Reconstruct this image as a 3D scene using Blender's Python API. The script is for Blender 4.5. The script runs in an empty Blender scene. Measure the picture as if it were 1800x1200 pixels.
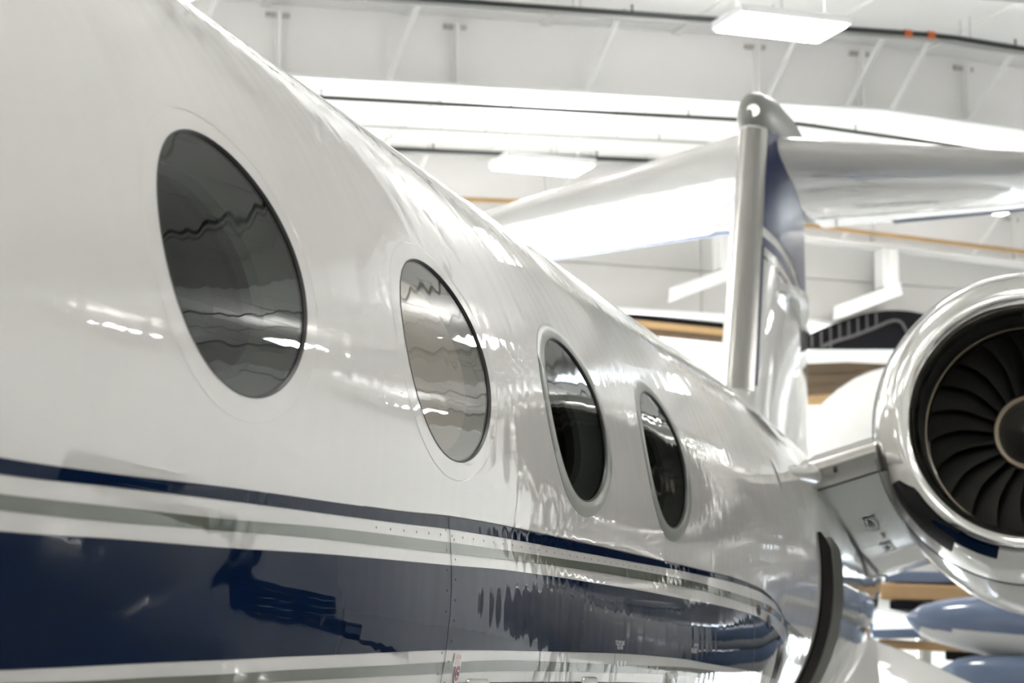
import bpy, bmesh, math, random
import numpy as np
from mathutils import Matrix, Vector
rnd = random.Random(7)
scene = bpy.context.scene
COL = scene.collection

# ------------------------------------------------------------------ camera
FPX = 3843.34
YAW, PITCH = 0.2695, 0.1479
cd = bpy.data.cameras.new('camera'); cam = bpy.data.objects.new('camera', cd); COL.objects.link(cam)
cam.location = (2.6628, 0, -0.5014)
fwd = Vector((-math.sin(YAW)*math.cos(PITCH), math.cos(YAW)*math.cos(PITCH), math.sin(PITCH)))
cam.rotation_euler = fwd.to_track_quat('-Z', 'Y').to_euler()
cd.sensor_width = 36; cd.lens = FPX/1800*36
cd.clip_start = .05; cd.clip_end = 400
cd.dof.use_dof = True; cd.dof.focus_distance = 5.6; cd.dof.aperture_fstop = 5.6
scene.camera = cam

# ------------------------------------------------------------------ world, sun, exposure
w = bpy.data.worlds.new('sky'); scene.world = w; w.use_nodes = True
bg = w.node_tree.nodes['Background']; bg.inputs[0].default_value = (.80, .90, 1, 1); bg.inputs[1].default_value = 7.0
FLOOR = -2.25
TH = math.radians(36)                      # the hangar stands at 36 degrees to the jet
SV = Vector((math.cos(TH), math.sin(TH), 0)); NV = Vector((-math.sin(TH), math.cos(TH), 0)); P0 = Vector((-.5, 25.2, 0))
def W(s, n, z): return P0 + SV*s + NV*n + Vector((0, 0, z))
sd = bpy.data.lights.new('sun', 'SUN'); sun = bpy.data.objects.new('sun', sd); COL.objects.link(sun)
sd.energy = 16; sd.angle = .01; sd.color = (1, .96, .9)
sdir = (-SV*.42 - NV*.80 - Vector((0, 0, .36))).normalized()
sun.rotation_euler = sdir.to_track_quat('-Z', 'Y').to_euler(); sun.location = (40, 40, 30)
LAMP = 17.0
vs = scene.view_settings
vs.view_transform = 'Standard'; vs.look = 'None'; vs.exposure = 1.5; vs.gamma = 1; vs.use_curve_mapping = False

# ------------------------------------------------------------------ materials
def nodes(name):
    m = bpy.data.materials.new(name); m.use_nodes = True
    nt = m.node_tree; return m, nt, nt.nodes['Principled BSDF']
def mat(name, col, rough=.4, metal=0., bump=0., scale=8., coat=0., var=0., spec=.5, stretch=(1, 1, 1)):
    m, nt, b = nodes(name)
    b.inputs['Base Color'].default_value = (*col, 1); b.inputs['Roughness'].default_value = rough
    b.inputs['Metallic'].default_value = metal; b.inputs['Coat Weight'].default_value = coat
    b.inputs['Coat Roughness'].default_value = .03; b.inputs['Specular IOR Level'].default_value = spec
    tc = nt.nodes.new('ShaderNodeTexCoord'); mp = nt.nodes.new('ShaderNodeMapping'); mp.inputs['Scale'].default_value = stretch
    nt.links.new(tc.outputs['Object'], mp.inputs['Vector'])
    nz = nt.nodes.new('ShaderNodeTexNoise'); nz.inputs['Scale'].default_value = scale; nz.inputs['Detail'].default_value = 3
    nt.links.new(mp.outputs[0], nz.inputs['Vector'])
    if var:
        mx = nt.nodes.new('ShaderNodeMix'); mx.data_type = 'RGBA'
        mx.inputs[6].default_value = (*[c*(1-var) for c in col], 1); mx.inputs[7].default_value = (*[min(1, c*(1+var)) for c in col], 1)
        nt.links.new(nz.outputs[0], mx.inputs[0]); nt.links.new(mx.outputs[2], b.inputs['Base Color'])
    if bump:
        bp = nt.nodes.new('ShaderNodeBump'); bp.inputs['Distance'].default_value = bump; bp.inputs['Strength'].default_value = 1
        nt.links.new(nz.outputs[0], bp.inputs['Height']); nt.links.new(bp.outputs[0], b.inputs['Normal'])
    return m
def paint(name, col, wav=.0010, fine=.00003, rough=.025, spec=.55):
    """glossy aircraft lacquer: long soft waves and a fine orange peel that break up the reflections"""
    m, nt, b = nodes(name)
    b.inputs['Base Color'].default_value = (*col, 1); b.inputs['Roughness'].default_value = rough
    b.inputs['Specular IOR Level'].default_value = spec
    tc = nt.nodes.new('ShaderNodeTexCoord')
    prev = None
    for sc, st, d in ((2.6, (1, .8, 1.3), wav*2.2), (8, (.5, 2.0, .5), wav*.6), (30, (.4, 1.6, .4), fine*1.6)):
        mp = nt.nodes.new('ShaderNodeMapping'); mp.inputs['Scale'].default_value = st
        nz = nt.nodes.new('ShaderNodeTexNoise'); nz.inputs['Scale'].default_value = sc; nz.inputs['Detail'].default_value = .6 if sc < 5 else 0
        bp = nt.nodes.new('ShaderNodeBump'); bp.inputs['Distance'].default_value = d
        nt.links.new(tc.outputs['Object'], mp.inputs['Vector']); nt.links.new(mp.outputs[0], nz.inputs['Vector'])
        nt.links.new(nz.outputs[0], bp.inputs['Height'])
        if prev: nt.links.new(prev.outputs[0], bp.inputs['Normal'])
        prev = bp
    nt.links.new(prev.outputs[0], b.inputs['Normal'])
    return m
def emit(name, col, strength):
    m, nt, b = nodes(name)
    b.inputs['Base Color'].default_value = (.9, .9, .9, 1)
    b.inputs['Emission Color'].default_value = (*col, 1); b.inputs['Emission Strength'].default_value = strength
    return m
def glassmat(name, tint, ior=1.5):
    m, nt, b = nodes(name); nt.nodes.remove(b)
    out = nt.nodes['Material Output']
    fr = nt.nodes.new('ShaderNodeFresnel'); fr.inputs[0].default_value = ior
    tr = nt.nodes.new('ShaderNodeBsdfTransparent'); tr.inputs[0].default_value = (*tint, 1)
    gl = nt.nodes.new('ShaderNodeBsdfGlossy'); gl.inputs['Roughness'].default_value = .015
    mx = nt.nodes.new('ShaderNodeMixShader')
    tc = nt.nodes.new('ShaderNodeTexCoord'); nz = nt.nodes.new('ShaderNodeTexNoise'); nz.inputs['Scale'].default_value = 3.0; nz.inputs['Detail'].default_value = 2
    bp = nt.nodes.new('ShaderNodeBump'); bp.inputs['Distance'].default_value = .002
    nt.links.new(tc.outputs['Object'], nz.inputs['Vector']); nt.links.new(nz.outputs[0], bp.inputs['Height']); nt.links.new(bp.outputs[0], gl.inputs['Normal'])
    nt.links.new(fr.outputs[0], mx.inputs[0]); nt.links.new(tr.outputs[0], mx.inputs[1]); nt.links.new(gl.outputs[0], mx.inputs[2]); nt.links.new(mx.outputs[0], out.inputs[0])
    return m
M = dict(
    white=paint('white_lacquer', (.69, .683, .66), wav=.0012, spec=.65),
    navy=paint('navy_lacquer', (.003, .011, .036), spec=.05),
    grey=paint('sage_grey_lacquer', (.16, .175, .145)),
    band=paint('exit_band_grey', (.19, .205, .175), rough=.28),
    cowl=paint('cowling_lacquer', (.72, .72, .70), wav=.0006),
    chrome=mat('polished_lip', (.84, .84, .81), .10, 1., bump=.0006, scale=5),
    boot=mat('brushed_leading_edge', (.52, .51, .48), .24, .75, bump=.0003, scale=30, stretch=(1, 1, .1)),
    pylon=mat('pylon_skin', (.50, .52, .48), .16, .25, coat=.4, bump=.0004, scale=7),
    dark=mat('fan_black', (.085, .083, .075), .34, .5, bump=.0004, scale=30),
    barrel=mat('inlet_liner', (.05, .056, .05), .35, .2, bump=.0002, scale=80),
    gold=mat('blade_root_bronze', (.42, .35, .27), .45, .6),
    black=mat('black_rubber', (.012, .012, .012), .5, var=.2),
    seal=mat('door_seal_brown', (.012, .010, .007), .8, spec=.15, var=.4, scale=20),
    jamb=mat('door_jamb_grey', (.17, .17, .155), .7, var=.12),
    seam=mat('panel_gap', (.10, .10, .095), .6),
    steel=mat('latch_steel', (.5, .5, .47), .3, .8, bump=.0004, scale=60),
    red=mat('decal_red', (.42, .02, .02), .4), orange=mat('decal_orange', (.62, .17, .06), .4), decal=mat('decal_white', (.8, .8, .78), .3),
    ink=mat('decal_ink', (.12, .12, .12), .5), pale=mat('decal_pale', (.62, .66, .66), .4),
    glass=glassmat('cabin_glass', (.40, .42, .40)), clear=glassmat('shaded_glass', (.85, .85, .83)), shade=mat('window_shade', (.72, .66, .58), .6, bump=.002, scale=9, stretch=(1, 1, 6)), inner=glassmat('inner_pane', (.75, .78, .75), 1.3),
    recess_lit=mat('cabin_recess_lit', (.17, .175, .165), .6, var=.15), reveal=mat('window_reveal', (.5, .51, .47), .5), cabin=mat('cabin_dark', (.035, .036, .034), .6, var=.2),
    ring=mat('window_seal', (.03, .03, .028), .45),
    curtain=mat('curtain_grey', (.52, .51, .49), .6, var=.03, scale=.7), finnavy=paint('fin_navy', (.006, .020, .090), wav=.0006, spec=.08, rough=.3), trimnavy=mat('trim_navy', (.010, .03, .12), .5, spec=.2), trimblue=mat('trim_bright_blue', (.03, .11, .34), .5, spec=.2),
    bolt=mat('bolt_plate_grey', (.55, .53, .50), .6),
    wall=mat('wall_panel_paint', (.80, .79, .77), .6, var=.03, scale=.6, bump=.001),
    girder=mat('girder_paint', (.92, .91, .895), .55, var=.03, scale=.8, bump=.001),
    ceil=mat('ceiling_liner', (.88, .88, .86), .6, var=.03, scale=1.2, bump=.004),
    flange=mat('flange_white', (.88, .88, .87), .5, var=.02),
    floor=mat('floor_epoxy', (.52, .52, .51), .07, var=.04, scale=.5, coat=.3),
    apron=mat('apron_concrete', (.55, .54, .52), .9, var=.1, scale=.4),
    pipe=mat('pipe_black', (.012, .018, .016), .35, var=.2), conduit=mat('conduit_grey', (.42, .42, .41), .4, .5),
    coupling=mat('coupling_orange', (.55, .13, .03), .5), tan=mat('timber_reflection_tan', (.50, .32, .15), .55, var=.25, scale=3),  # tan serves real timber and painted reflections
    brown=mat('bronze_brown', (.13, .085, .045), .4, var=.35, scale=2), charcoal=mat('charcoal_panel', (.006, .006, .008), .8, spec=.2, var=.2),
    ribm=mat('rib_grey', (.10, .10, .10), .5),
    lamp=emit('led_diffuser', (1, .985, .96), LAMP), lampbody=mat('fixture_white', (.8, .8, .8), .4),
    bluegrey=paint('blue_grey_lacquer', (.16, .21, .32), wav=.0006), blue=paint('trim_blue', (.03, .10, .30), wav=.0005),
    winggrey=mat('wing_grey', (.20, .21, .21), .15, coat=.3, bump=.0006, scale=4),
    tyre=mat('tyre_rubber', (.02, .02, .02), .8), capgrey=mat('fin_cap_grey', (.22, .23, .21), .4, 0, coat=.1),
)

# ------------------------------------------------------------------ helpers
def link(name, me, m, parent=None):
    o = bpy.data.objects.new(name, me); COL.objects.link(o)
    if m is not None and not me.materials: me.materials.append(M[m] if isinstance(m, str) else m)
    if parent is not None:
        o.parent = parent; o.matrix_parent_inverse = base(parent).inverted()
    return o
def base(o):
    mm = o.matrix_basis.copy()
    if o.parent: mm = base(o.parent) @ o.matrix_parent_inverse @ mm
    return mm
def mesh(name, v, f, m, parent=None, smooth=True, angle=None):
    me = bpy.data.meshes.new(name); me.from_pydata([tuple(p) for p in v], [], [tuple(q) for q in f])
    bm = bmesh.new(); bm.from_mesh(me); bmesh.ops.recalc_face_normals(bm, faces=bm.faces[:]); bm.to_mesh(me); bm.free()
    if smooth:
        me.polygons.foreach_set('use_smooth', [True]*len(me.polygons))
        if angle: me.set_sharp_from_angle(angle=math.radians(angle))
    me.update()
    return link(name, me, m, parent)
def tag(o, label, cat, group=None, kind=None):
    o['label'] = label
    if cat: o['category'] = cat
    if group: o['group'] = group
    if kind: o['kind'] = kind
    return o
def struct(o, label=None):
    o['kind'] = 'structure'
    if label: o['label'] = label
    return o
def empty(name, loc, label, cat, group=None):
    o = bpy.data.objects.new(name, None); COL.objects.link(o); o.location = loc; o.empty_display_size = .3
    return tag(o, label, cat, group)
def grid(rows, closed=False):
    """rows: list of equal-length point rows -> verts, faces"""
    n = len(rows[0]); v = [p for r in rows for p in r]; f = []
    for i in range(len(rows)-1):
        for j in range(n if closed else n-1):
            k = (j+1) % n
            f.append((i*n+j, i*n+k, (i+1)*n+k, (i+1)*n+j))
    return v, f
def capped(rows):
    v, f = grid(rows, True); n = len(rows[0]); L = len(rows)
    f.append(tuple(range(n))); f.append(tuple((L-1)*n+j for j in range(n)))
    return v, f
def tube_pts(pts, r, seg=8):
    pts = [Vector(p) for p in pts]; rows = []
    for i, p in enumerate(pts):
        d = (pts[min(i+1, len(pts)-1)]-pts[max(i-1, 0)]).normalized()
        a = d.cross(Vector((0, 0, 1)))
        if a.length < 1e-3: a = d.cross(Vector((1, 0, 0)))
        a.normalize(); b = d.cross(a); rr = r[i] if isinstance(r, (list, tuple)) else r
        rows.append([p+a*(rr*math.cos(t))+b*(rr*math.sin(t)) for t in [2*math.pi*k/seg for k in range(seg)]])
    return capped(rows)
def tube(name, pts, r, m, parent=None, seg=8):
    v, f = tube_pts(pts, r, seg); return mesh(name, v, f, m, parent, True, 50)
BOXF = [(0, 1, 3, 2), (4, 6, 7, 5), (0, 4, 5, 1), (2, 3, 7, 6), (0, 2, 6, 4), (1, 5, 7, 3)]
def hbox(name, s0, s1, n0, n1, z0, z1, m, parent=None, bev=.0):
    """a box in hangar axes; z0 and z1 may be functions of s"""
    g = lambda z, s: z(s) if callable(z) else z
    v = [W(s, n, g(z, s)) for s in (s0, s1) for n in (n0, n1) for z in (z0, z1)]
    o = mesh(name, v, BOXF, m, parent, False)
    if bev:
        md = o.modifiers.new('bevel', 'BEVEL'); md.width = bev; md.segments = 2
    return o
def lathe(name, prof, cfun, m, parent, seg=64, closed_ring=False):
    """prof: (y, r); revolve about an axis along +y whose centre (x, z) is cfun(y)"""
    rows = []
    for y, r in prof:
        cx, cz = cfun(y)
        rows.append([Vector((cx+r*math.cos(t), y, cz+r*math.sin(t))) for t in [2*math.pi*k/seg for k in range(seg)]])
    v, f = grid(rows, True)
    return mesh(name, v, f, m, parent, True, 60)

# ------------------------------------------------------------------ hangar shell
S0, S1, N0, N1 = -27., 23., -36., 20.5
RIDGE = .7
def zc(s): return 6.86-.04*abs(s-RIDGE)            # ceiling height
struct(hbox('floor', S0-.3, S1+.3, N0-.3, N1+.3, FLOOR-.3, FLOOR, 'floor'), 'pale glossy epoxy hangar floor')
struct(hbox('apron_ground', S0-60, S1+90, N0-60, N1+90, FLOOR-.72, FLOOR-.32, 'apron'), 'concrete apron outside the hangar doors')
ce = bpy.data.objects.new('ceiling', None); COL.objects.link(ce); struct(ce, 'white lined hangar ceiling')
for a, b in ((S0-.3, RIDGE), (RIDGE, S1+.3)):
    hbox('ceiling_liner', a, b, N0-.3, N1+.3, zc, lambda s: zc(s)+.2, 'ceil', ce)
k = S0+.8
while k < S1:
    hbox('purlin', k-.05, k+.05, N0, N1, lambda s: zc(s)-.04, lambda s: zc(s)+.01, 'ceil', ce); k += 1.62
wb = bpy.data.objects.new('wall_back', None); COL.objects.link(wb); struct(wb, 'white panelled back wall with an open door')
BS0, BS1, BZ = -9., 9., 3.9
hbox('wall_panel', S0-.3, BS0, N1, N1+.3, FLOOR, 7, 'wall', wb); hbox('wall_panel', BS1, S1+.3, N1, N1+.3, FLOOR, 7, 'wall', wb); hbox('door_header', BS0, BS1, N1, N1+.3, BZ, 7, 'wall', wb)
struct(hbox('wall_front', S0-.3, S1+.3, N0-.3, N0, FLOOR, 7, 'wall'))
struct(hbox('wall_left', S0-.3, S0, N0, N1, FLOOR, 7, 'wall'))
DN0, DN1, DZ = 16., 20., 4.3
wr = bpy.data.objects.new('wall_right', None); COL.objects.link(wr); struct(wr)
hbox('wall_panel', S1, S1+.3, N0, DN0, FLOOR, 7, 'wall', wr); hbox('wall_panel', S1, S1+.3, DN1, N1, FLOOR, 7, 'wall', wr); hbox('door_header', S1, S1+.3, DN0, DN1, DZ, 7, 'wall', wr)
for k in range(14): hbox('wall_seam', S0+3*k-.02, S0+3*k+.02, N1-.012, N1+.01, FLOOR if S0+3*k < BS0 or S0+3*k > BS1 else BZ, 6, 'seam', wb)

# roof girders
def girder(n, label, detail):
    g = empty('roof_girder', W(RIDGE, n, 6.0), label, 'girder', None if detail else 'roof girders overhead')
    for a, b in ((S0, RIDGE), (RIDGE, S1)):
        hbox('web', a, b, n-.02, n+.02, lambda s: zc(s)-.80, lambda s: zc(s)-.0, 'girder', g)
        hbox('bottom_flange', a, b, n-.19, n+.19, lambda s: zc(s)-.84, lambda s: zc(s)-.80, 'flange', g)
    if not detail: return g
    for s in (-11.5, -9.0, -6.62, -4.6, -.89, .49, 1.93, 4.5, 7.0, 9.6):
        hbox('stiffener', s-.02, s+.02, n-.16, n-.02, lambda q: zc(q)-.80, lambda q: zc(q)-.10, 'girder', g)
        hbox('bolt_plate', s-.13, s+.13, n-.06, n-.02, lambda q: zc(q)-.15, lambda q: zc(q)-.10, 'bolt', g)
    for s, ds in ((-9.9, .3), (-7.6, .3), (-5.4, .27), (-3.08, .3), (-.82, .3), (.24, .36), (.85, .36), (1.89, .5), (3.9, .5), (6.2, .5), (8.4, .5)):
        tube('flange_brace', [W(s, n-.17, zc(s)-.80), W(s+ds*.75, n-.62, zc(s)-.03)], .03, 'flange', g, 6)
    return g
girder(0, 'nearest white roof girder with slanted braces, crossing behind the fin tip', True)
girder(6.7, 'second white roof girder, behind the stabilizer, carrying hung brackets', True)
girder(13.4, 'farthest grey roof girder, low behind the fin, with a tan and black edge', False)
for j in range(1, 6): girder(-6.7*j, 'white roof girder overhead on the photographer\'s side of the hangar', False)

# black sprinkler pipes, grey conduits
def run(name, n, dz, r, m, label, cat, grp, couplings=False, s0=S0+.5, s1=S1-.5):
    o = empty(name, W(0, n, zc(0)-dz), label, cat, grp)
    tube('pipe_run', [W(s, n, zc(s)-dz) for s in (s0, RIDGE-.2, RIDGE+.2, s1)], r, m, o, 10)
    s = s0+1.2
    while s < s1:
        tube('hanger_rod', [W(s, n, zc(s)-dz), W(s, n, zc(s))], .006, 'conduit', o, 5)
        tube('sprinkler_drop', [W(s+.6, n, zc(s+.6)-dz), W(s+.6, n, zc(s+.6)-dz+.10)], .012, m, o, 5); s += 2.4
    if couplings:
        for s in (.28, .58): tube('coupling', [W(s-.045, n, zc(s)-dz), W(s+.045, n, zc(s)-dz)], r*1.35, 'coupling', o, 10)
    return o
LB = {0: 'thick black pipe along the ceiling behind the nearest light fixture', 1: 'black pipe across the second roof girder beside the smaller light', 2: 'black pipe near the far roof girder'}
for j in range(-4, 3):
    run('sprinkler_pipe', -1.5+6.7*j, .29, .032, 'pipe', LB.get(j, 'black pipe along the ceiling on the photographer\'s side'), 'pipe', 'black ceiling pipes', j >= 0)
for j in range(-3, 3):
    run('sprinkler_pipe', 2.2+6.7*j, .42, .028, 'pipe', 'black pipe with sprinkler heads just beyond the nearest girder' if j == 0 else 'thin black pipe with sprinkler heads deeper in the hangar' if j > 0 else 'thin black pipe along the ceiling on the photographer\'s side', 'pipe', 'black sprinkler lines', j >= 0)
    run('conduit', 3.1+6.7*j, .52, .016, 'conduit', 'thin grey conduit hung below the ceiling, %s' % ('beyond the nearest girder' if j == 0 else 'deeper in the hangar' if j > 0 else 'on the photographer\'s side'), 'conduit', 'grey ceiling conduits')
    run('conduit', 5.4+6.7*j, .28, .022, 'conduit', 'grey conduit close before a roof girder, %s' % ('beside the smaller light' if j == 0 else 'deeper in the hangar' if j > 0 else 'on the photographer\'s side'), 'conduit', 'grey ceiling conduits')
tag(tube('timber_rail', [W(s, 6.35, zc(s)-.70) for s in (-12, RIDGE, 13)], .035, 'tan'), 'thin tan rail along the foot of the second roof girder', 'rail')

# light fixtures
def fixture(s, n, label, grp='LED light fixtures'):
    z = zc(s)-.80; o = empty('light_fixture', W(s, n, z), label, 'light', grp)
    L, B = .62, .34
    hbox('housing', s-L, s+L, n-B, n+B, z+.01, z+.09, 'lampbody', o)
    for a, b in ((-B+.03, -.012), (.012, B-.03)):
        hbox('diffuser', s-L+.04, s+L-.04, n+a, n+b, z-.015, z+.011, 'lamp', o)
    hbox('added_ceiling_glow', s-L+.06, s+L-.06, n-.12, n+.12, z+.09, z+.10, 'lamp', o)  # glowing strip added on top to brighten the ceiling
    for ds in (-.5, .5): tube('hanger_wire', [W(s+ds, n, z+.09), W(s+ds, n, zc(s+ds))], .005, 'conduit', o, 5)
for j in range(-4, 3):
    for k in range(-3, 4):
        if (j, k) in ((2, 1), (2, 2)) or (j in (-1, -2) and k >= 0): continue
        lb = {(0, 0): 'large glowing rectangular ceiling light at the top right', (1, 0): 'smaller glowing ceiling light above the left stabilizer'}.get((j, k), 'glowing rectangular ceiling light elsewhere in the hangar')
        fixture(-2.1+6.6*k, -3+6.7*j, lb)

# grey panelled curtain wall under the second girder
cw = empty('draft_curtain', W(4, 7.2, 4.8), 'grey panelled curtain wall under the second girder, behind the hung brackets', 'wall panel')
for q in range(6):
    a = -4.1+2.97*q
    hbox('curtain_panel', a+.007, a+2.963, 7.2, 7.26, 5.427, 6.02, 'curtain', cw); hbox('curtain_panel', a+.007, a+2.963, 7.2, 7.26, 4.78, 5.413, 'curtain', cw)
hbox('curtain_rail', -4.1, 13.7, 7.16, 7.30, 4.72, 4.78, 'flange', cw); hbox('curtain_back', -4.1, 13.7, 7.27, 7.30, 4.78, 6.02, 'curtain', cw)
# brackets hung under the second girder
def bracket(s, label):
    n = 6.7; zt = zc(s)-.84; o = empty('hung_bracket', W(s, n, zt), label, 'bracket', 'brackets under the second girder')
    hbox('post', s-.14, s+.14, n-.14, n+.14, zt-.62, zt, 'flange', o, .02)
    hbox('post_cover', s-.05, s+.05, n-.16, n-.14, zt-.6, zt-.02, 'girder', o)
    p = [W(s+.16, n, zt-.62), W(s-.85, n, zt-1.02)]
    d_ = (p[1]-p[0]).normalized(); u_ = Vector((0, 0, 1))
    v = [q+a*NV+b*u_ for q in p for a in (-.15, .15) for b in (-.06, .10)]
    mesh('arm', v, BOXF, 'flange', o, False)
    v = [q+a*NV+b*u_ for q in p for a in (-.19, .19) for b in (-.10, -.06)]
    mesh('arm_flange', v, BOXF, 'flange', o, False)
bracket(4.75, 'white bracket with slanted arm right of the fin'); bracket(2.0, 'white bracket with slanted arm left of the fin')
# tan and black edge beam below the far girder
eb = empty('edge_beam', W(3, 13.4, 5.4), 'layered tan and black beam under the far girder, behind the fin', 'beam')
zb = lambda d: (lambda s: zc(s)-.86-d)
for a, b in ((-6, RIDGE), (RIDGE, 6.9)):
    for d0, d1, nn, m in ((0, .13, .30, 'flange'), (.13, .25, .22, 'charcoal'), (.25, .36, .28, 'tan'), (.36, .50, .20, 'brown')):
        hbox('beam_layer', a, b, 13.4-nn, 13.4+nn, zb(d1), zb(d0), m, eb)

# dark arched opening with ribs, right of the fin
da = empty('arched_recess', W(4.6, 6.95, 4.3), 'black arched recess with thin grey ribs and a bent rail, right of the fin', 'recess')
top = [(3.2, 4.36), (3.474, 4.475), (3.72, 4.59), (3.967, 4.694), (4.22, 4.79), (4.465, 4.872), (4.67, 4.92), (4.866, 4.948), (5.07, 4.962), (5.269, 4.963), (5.48, 4.94), (5.673, 4.896)]
pts = top+[(5.73, 4.7), (5.68, 4.39), (3.2, 4.27)]
v = [W(s, n, z) for n in (6.93, 7.05) for s, z in pts]; nn = len(pts)
mesh('recess_panel', v, [tuple(range(nn)), tuple(range(nn, 2*nn))]+[(i, (i+1) % nn, nn+(i+1) % nn, nn+i) for i in range(nn)], 'charcoal', da, False)
for s in (3.54, 3.70, 3.86, 4.02, 4.18, 4.34, 4.50, 4.66):
    zt = float(np.interp(s, [p[0] for p in top], [p[1] for p in top])); zl = float(np.interp(s, [3.5, 3.9, 4.26, 4.96], [4.30, 4.40, 4.51, 4.78])) if s > 3.9 else 4.31
    tube('rib', [W(s, 6.90, zl), W(s, 6.90, zt-.02)], .017, 'ribm', da, 6)
tube('bent_rail', [W(s, 6.87, z) for s, z in ((3.72, 4.33), (3.95, 4.42), (4.258, 4.516), (4.6, 4.65), (4.85, 4.76), (4.96, 4.79), (5.05, 4.785), (5.111, 4.74), (5.18, 4.62), (5.254, 4.48))], .024, 'ribm', da, 8)
tag(hbox('wall_rail', 5.3, 8.3, 10.2, 10.5, 4.66, 4.88, 'flange', None, .08), 'white rounded rail under the black arched recess', 'rail')
bp_ = empty('reflection_boards', W(7, 10.7, 4.2), 'brown and tan reflection painted on slanted boards under the white rail', 'panel')  # tan reflection under a tailplane, put into the board colours
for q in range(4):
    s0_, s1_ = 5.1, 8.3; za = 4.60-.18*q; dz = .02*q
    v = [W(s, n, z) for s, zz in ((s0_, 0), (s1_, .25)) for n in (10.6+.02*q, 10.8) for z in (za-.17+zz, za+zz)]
    mesh('reflection_board', v, BOXF, 'brown' if q % 2 == 0 else 'tan' if q == 3 else 'brown', bp_, False)

# white jet parked behind: rounded nose
def jet_nose(name, c, R, label):
    o = empty(name, (c.x, c.y, FLOOR), label, 'airplane'); rows = []
    for t in np.linspace(0, 1, 18):
        r = R*math.sin(t*math.pi/2)**.8; y = c.y-R*.9*math.cos(t*math.pi/2); rows.append([Vector((c.x+max(r, .02)*math.cos(a), y, c.z+max(r, .02)*math.sin(a))) for a in [2*math.pi*k/40 for k in range(40)]])
    rows.append([Vector((c.x+R*math.cos(a), c.y+6, c.z+R*math.sin(a))) for a in [2*math.pi*k/40 for k in range(40)]])
    v, f = capped(rows); mesh('fuselage', v, f, 'cowl', o, True, 60)
    tube('nose_gear', [(c.x, c.y+.6, c.z-R*.9), (c.x, c.y+.6, FLOOR+.3)], .1, 'steel', o, 10)
    for dx in (-.2, .2):
        rows = [[Vector((c.x+dx+ww, c.y+.6+r*math.cos(a), FLOOR+.35+r*math.sin(a))) for a in [2*math.pi*k/24 for k in range(24)]] for ww, r in ((-.1, .2), (-.1, .35), (.1, .35), (.1, .2))]
        v, f = capped(rows); mesh('wheel', v, f, 'tyre', o, True, 50)
jet_nose('parked_jet', Vector((.23, 28., 1.724)), 1.6, 'rounded white nose of a parked airplane between the fin and the engine')

# blue-grey jet parked behind the engine: pods, reflections painted as wing boards, white winglet
pj = empty('parked_jet', (4.8, 22, FLOOR), 'parked airplane with blue-grey pods and tan reflections painted as panels, under the engine', 'airplane')
def pod(p, q, r, m, nm='pod'):
    p, q = Vector(p), Vector(q); d_ = (q-p); L = d_.length; d_.normalize(); a_ = Vector((0, 1, 0)); b_ = d_.cross(a_).normalized(); rows = []
    for t in np.linspace(0, 1, 26):
        x = t*L; rr = max(.012, r*math.sqrt(max(0, 1-(1-min(1, x/1.5))**2))); rows.append([p+d_*x+a_*(rr*1.2*math.cos(k))+b_*(rr*math.sin(k)) for k in [2*math.pi*i/28 for i in range(28)]])
    v, f = capped(rows); return mesh(nm, v, f, m, pj, True, 60)
for (p, q, r) in (((.60, 22, -.02), (4.6, 22.2, -.35), .32), ((.96, 21.8, -.52), (4.6, 22.0, -1.1), .30)):
    pod(p, q, r, 'bluegrey')['label'] = 'blue-grey pod'
    pod(Vector(p)+Vector((.02, .0, -.022)), Vector(q)+Vector((0, .0, -.03)), r*.985, 'white', 'pod_keel')['label'] = 'white keel strip'
def slab(nm, a, b, y0, y1, h, m):
    v = [Vector((x, y, z+dz)) for x, z in (a, b) for y in (y0, y1) for dz in (-h/2, h/2)]
    o = mesh(nm, v, BOXF, m, pj, False); md = o.modifiers.new('bevel', 'BEVEL'); md.width = .02; md.segments = 2; return o
slab('wing_reflection', (.30, .27), (4.6, .08), 22.6, 25, .16, 'tan'); slab('wing_reflection', (.40, .13), (4.6, -.10), 22.6, 25, .09, 'charcoal'); slab('wing_reflection', (.34, .42), (4.6, .30), 22.7, 25, .12, 'bluegrey')  # reflections in polished surfaces, put into the slab colours
slab('wing_reflection', (.29, -.26), (4.6, -.50), 22.5, 25, .09, 'tan'); slab('wing_reflection', (.95, -.38), (4.6, -.62), 22.5, 25, .10, 'charcoal'); slab('wing_reflection', (.24, -.17), (.75, -.16), 22.3, 23, .09, 'bluegrey')
wp = [(-.35, -1.3), (-.1, -.70), (.28, -.10), (.40, -.24), (.62, -.32), (1.30, -.62), (1.9, -.9), (1.9, -1.3)]
nn = len(wp); v = [Vector((x, y, z)) for dy in (0, .3) for x, z in wp for y in [20.9+dy+(z+.1)*1.3]]
mesh('winglet', v, [tuple(range(nn)), tuple(range(nn, 2*nn))]+[(i, (i+1) % nn, nn+(i+1) % nn, nn+i) for i in range(nn)], 'white', pj, False)
rows = [[Vector((4.9+max(r, .02)*math.cos(a), y, -.35+max(r, .02)*math.sin(a))) for a in [2*math.pi*k/32 for k in range(32)]] for y, r in ((18.6, .02), (18.8, .4), (19.5, .8), (20.6, 1.05), (22, 1.1), (26, 1.1))]
v, f = capped(rows); mesh('fuselage', v, f, 'cowl', pj)
for px_, py_ in ((4.9, 19.8), (4.2, 24.5), (5.6, 24.5), (.8, 21.05)):
    tube('landing_gear', [(px_, py_, -1.2), (px_, py_, FLOOR+.01)], .08, 'steel', pj, 10)

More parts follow.
